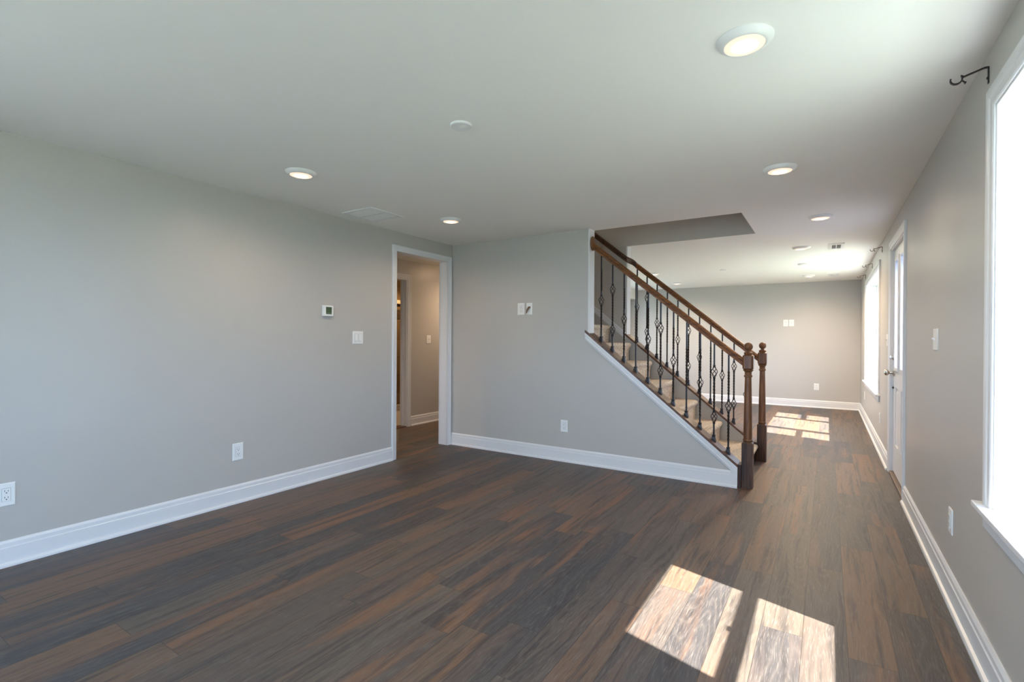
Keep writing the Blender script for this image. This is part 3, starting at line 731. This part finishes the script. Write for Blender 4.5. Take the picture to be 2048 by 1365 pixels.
plate('coax', (-.553, YF, 1.546), NB, 'cable_plate', 'right of the two pale plates high on the far wall', 'cable plate', .080, .122, G)
plate('duplex', (-.152, YF, .380), NB, 'electrical_outlet', 'white outlet low on the far wall right of the newel posts', 'outlet', .078, .120, G)
plate('toggle', (XR, 3.505, 1.225), NR, 'light_switch', 'white toggle switch on the right wall between window and entry door', 'light switch', .120, .118, G)
plate('duplex', (XR, 3.085, .366), NR, 'electrical_outlet', 'white outlet low on the right wall between near window and entry door', 'outlet', .074, .118, G)
plate('toggle', (XR, 6.03, 1.225), NR, 'light_switch', 'small white switch just past the entry door knob on the right wall', 'light switch', .120, .120, G)
plate('duplex', (XR, 6.78, .366), NR, 'electrical_outlet', 'thin sliver of an outlet on the right wall past the entry door', 'outlet', .074, .118, G)
plate('duplex', (XR, 9.40, .370), NR, 'electrical_outlet', 'farthest outlet on the right wall below the far window', 'outlet', .074, .118, G)
plate('toggle', (XHALL, 5.385, 1.203), NL, 'light_switch', 'white toggle switch on the hall wall seen through the cased doorway', 'light switch', .090, .118, G)
# thermostat
r = bpy.data.objects.new('thermostat', None); C.objects.link(r); r.matrix_world = frame_at((XL, 2.742, 1.450), NL)
tag(r, 'square white thermostat with a green display on the left wall', 'thermostat')
bm = BM(); box(bm, -.052, .052, -.047, .047, 0, .012, .003); obj('back_plate', bm, PLASTIC, r, local=True)
bm = BM(); box(bm, -.046, .046, -.046, .046, .012, .028, .004); obj('body', bm, PLASTIC, r, local=True)
bm = BM(); box(bm, -.031, .027, -.029, .033, .0275, .0287); s_ = obj('display', bm, LCD, r, local=True)
bm = BM(); box(bm, -.029, .025, -.022, -.018, .0286, .0290); obj('display_line', bm, mat('lcd_light', (.12, .17, .10), .3), s_, local=True)

# curtain rod brackets
def bracket():
    r = empty('curtain_rod_bracket', (XR, 0, 2.2)); X = XR
    bm = BM(); box(bm, X-.004, X, -.006, .006, 2.175, 2.238, .0015); box(bm, X-.007, X-.003, -.004, .004, 2.192, 2.200, .001)
    obj('mounting_plate', bm, IRON, r)
    bm = BM(); pts = [(X-.003, 0, 2.236), (X-.012, 0, 2.2365), (X-.062, 0, 2.222), (X-.070, 0, 2.219)]
    for i in range(9):
        a = math.radians(40-i*30); pts.append((X-.092+.0175*math.cos(a)*1.0, 0, 2.218-.0+.0175*math.sin(a)-.004))
    secs = []
    for i, p in enumerate(pts):
        dv = (Vector(pts[min(i+1, len(pts)-1)])-Vector(pts[max(i-1, 0)])).normalized(); nn = Vector((0, 1, 0)).cross(dv)
        h = .0022; w2 = .0050
        secs.append([tuple(Vector(p)+Vector((0, s*w2, 0))+nn*t*h) for s, t in ((-1,-1),(1,-1),(1,1),(-1,1))])
    sweep(bm, secs); obj('hook_arm', bm, IRON, r, smooth=True)
    bm = BM(); tube(bm, [(X-.074, 0, 2.206), (X-.066, 0, 2.196)], .0028, 8); tube(bm, [(X-.066, -.006, 2.196), (X-.066, .006, 2.196)], .003, 8); obj('thumb_screw', bm, IRON, r)
    return r
b0 = bracket()
for i, (y, lb) in enumerate([(2.50, 'black curtain rod bracket above the near window corner, casting a shadow on the ceiling'),
                             (6.66, 'tiny curtain rod bracket at the near corner of the far window'),
                             (8.04, 'tiny curtain rod bracket over the middle of the far window'),
                             (9.34, 'tiny curtain rod bracket at the far end of the far window, by the back wall')]):
    r = b0 if i == 0 else copy_tree(b0); r.location = (XR, y, 2.2); tag(r, lb, 'curtain bracket', 'curtain rod brackets')

# ------------------------------------------------------------------ bathroom glimpsed through two doorways
sh = empty('shower_wall', (-6.15, 6.9, 0), 'brown tiled shower wall with a dark mosaic band, glimpsed past the hall', 'shower')
bm = BM(); box(bm, -6.2, -5.0, 8.12, 8.2, .01, H-.001); box(bm, -6.19, -6.12, 3.41, 8.12, .01, H-.001); obj('tiles', bm, TILE, sh)
bm = BM(); box(bm, -6.12, -5.0, 8.112, 8.12, 1.55, 1.70); box(bm, -6.12, -6.112, 3.41, 8.112, 1.55, 1.70); obj('mosaic_band', bm, MOSAIC, sh)
bm = BM(); box(bm, -6.112, -6.03, 5.0, 8.1, .007, .10, .006); obj('curb', bm, FLTILE, sh)
bm = BM(); box(bm, -6.11, -6.07, 5.0, 8.1, 1.80, 1.86, .004); obj('top_rail', bm, mat('pale_brass', (.75, .62, .45), .35, .5, .3), sh)
vl = empty('vanity_light', (-5.75, 5.72, H), 'warm glowing ceiling light of the bathroom, glimpsed above the shower rail', 'ceiling light')
bm = BM(); lathe(bm, [(.15, H), (.15, H-.02), (.14, H-.03)], -5.75, 5.72, 32); obj('light_base', bm, PLASTIC, vl, smooth=True)
bm = BM(); lathe(bm, [(.135, H-.03), (.13, H-.08), (.09, H-.125), (.01, H-.14)], -5.75, 5.72, 32)
obj('light_shade', bm, mat('warm_glass_shade', (.9, .8, .6), .4, .3, 0, (1, .66, .34), 1.5), vl, smooth=True)
# lamp of the hall, out of sight beside the doorway
hl = empty('hall_ceiling_light', (-4.3, 5.9, H), 'round warm ceiling light of the hall, around the corner of the cased doorway', 'ceiling light')
bm = BM(); lathe(bm, [(.15, H), (.15, H-.02), (.14, H-.03)], -4.3, 5.9, 32); obj('light_base', bm, PLASTIC, hl, smooth=True)
bm = BM(); lathe(bm, [(.135, H-.03), (.13, H-.06), (.09, H-.08), (.01, H-.085)], -4.3, 5.9, 32)
obj('light_shade', bm, mat('hall_glass_shade', (.9, .8, .7), .4, .3, 0, (1, .70, .45), 5), hl, smooth=True)

lamp('vanity_beam', (0, 0, -.16), 13, (1, .68, .38), vl)
hl_fill = copy_tree(hl); hl_fill.location = (-4.3, 2.75, H); tag(hl_fill, 'unseen warm ceiling light added in the hall, left of the cased doorway', 'ceiling light')  # second hall lamp, added unseen to light the bathroom door jamb
lamp('hall_beam', (0, 0, -.10), 9, (1, .74, .52), hl_fill)
lamp('hall_beam', (0, 0, -.10), 13, (1, .72, .48), hl)
# unseen lamp added above the stairs to brighten the stairwell
ul = empty('stairwell_fill_light', (-2.6, 5.017, 4.9), 'unseen round ceiling light added high above the stairs to brighten the stairwell', 'ceiling light')
bm = BM(); lathe(bm, [(.15, 4.9), (.15, 4.88), (.14, 4.87)], -2.6, 5.017, 32); obj('light_base', bm, PLASTIC, ul, smooth=True)
bm = BM(); lathe(bm, [(.135, 4.87), (.13, 4.84), (.09, 4.82), (.01, 4.815)], -2.6, 5.017, 32)
obj('light_shade', bm, mat('stairwell_fill_glass', (.9, .8, .7), .4, .3, 0, (1, .85, .68), 4), ul, smooth=True)
lamp('stairwell_fill_beam', (0, 0, -.10), 9, (1, .82, .62), ul)
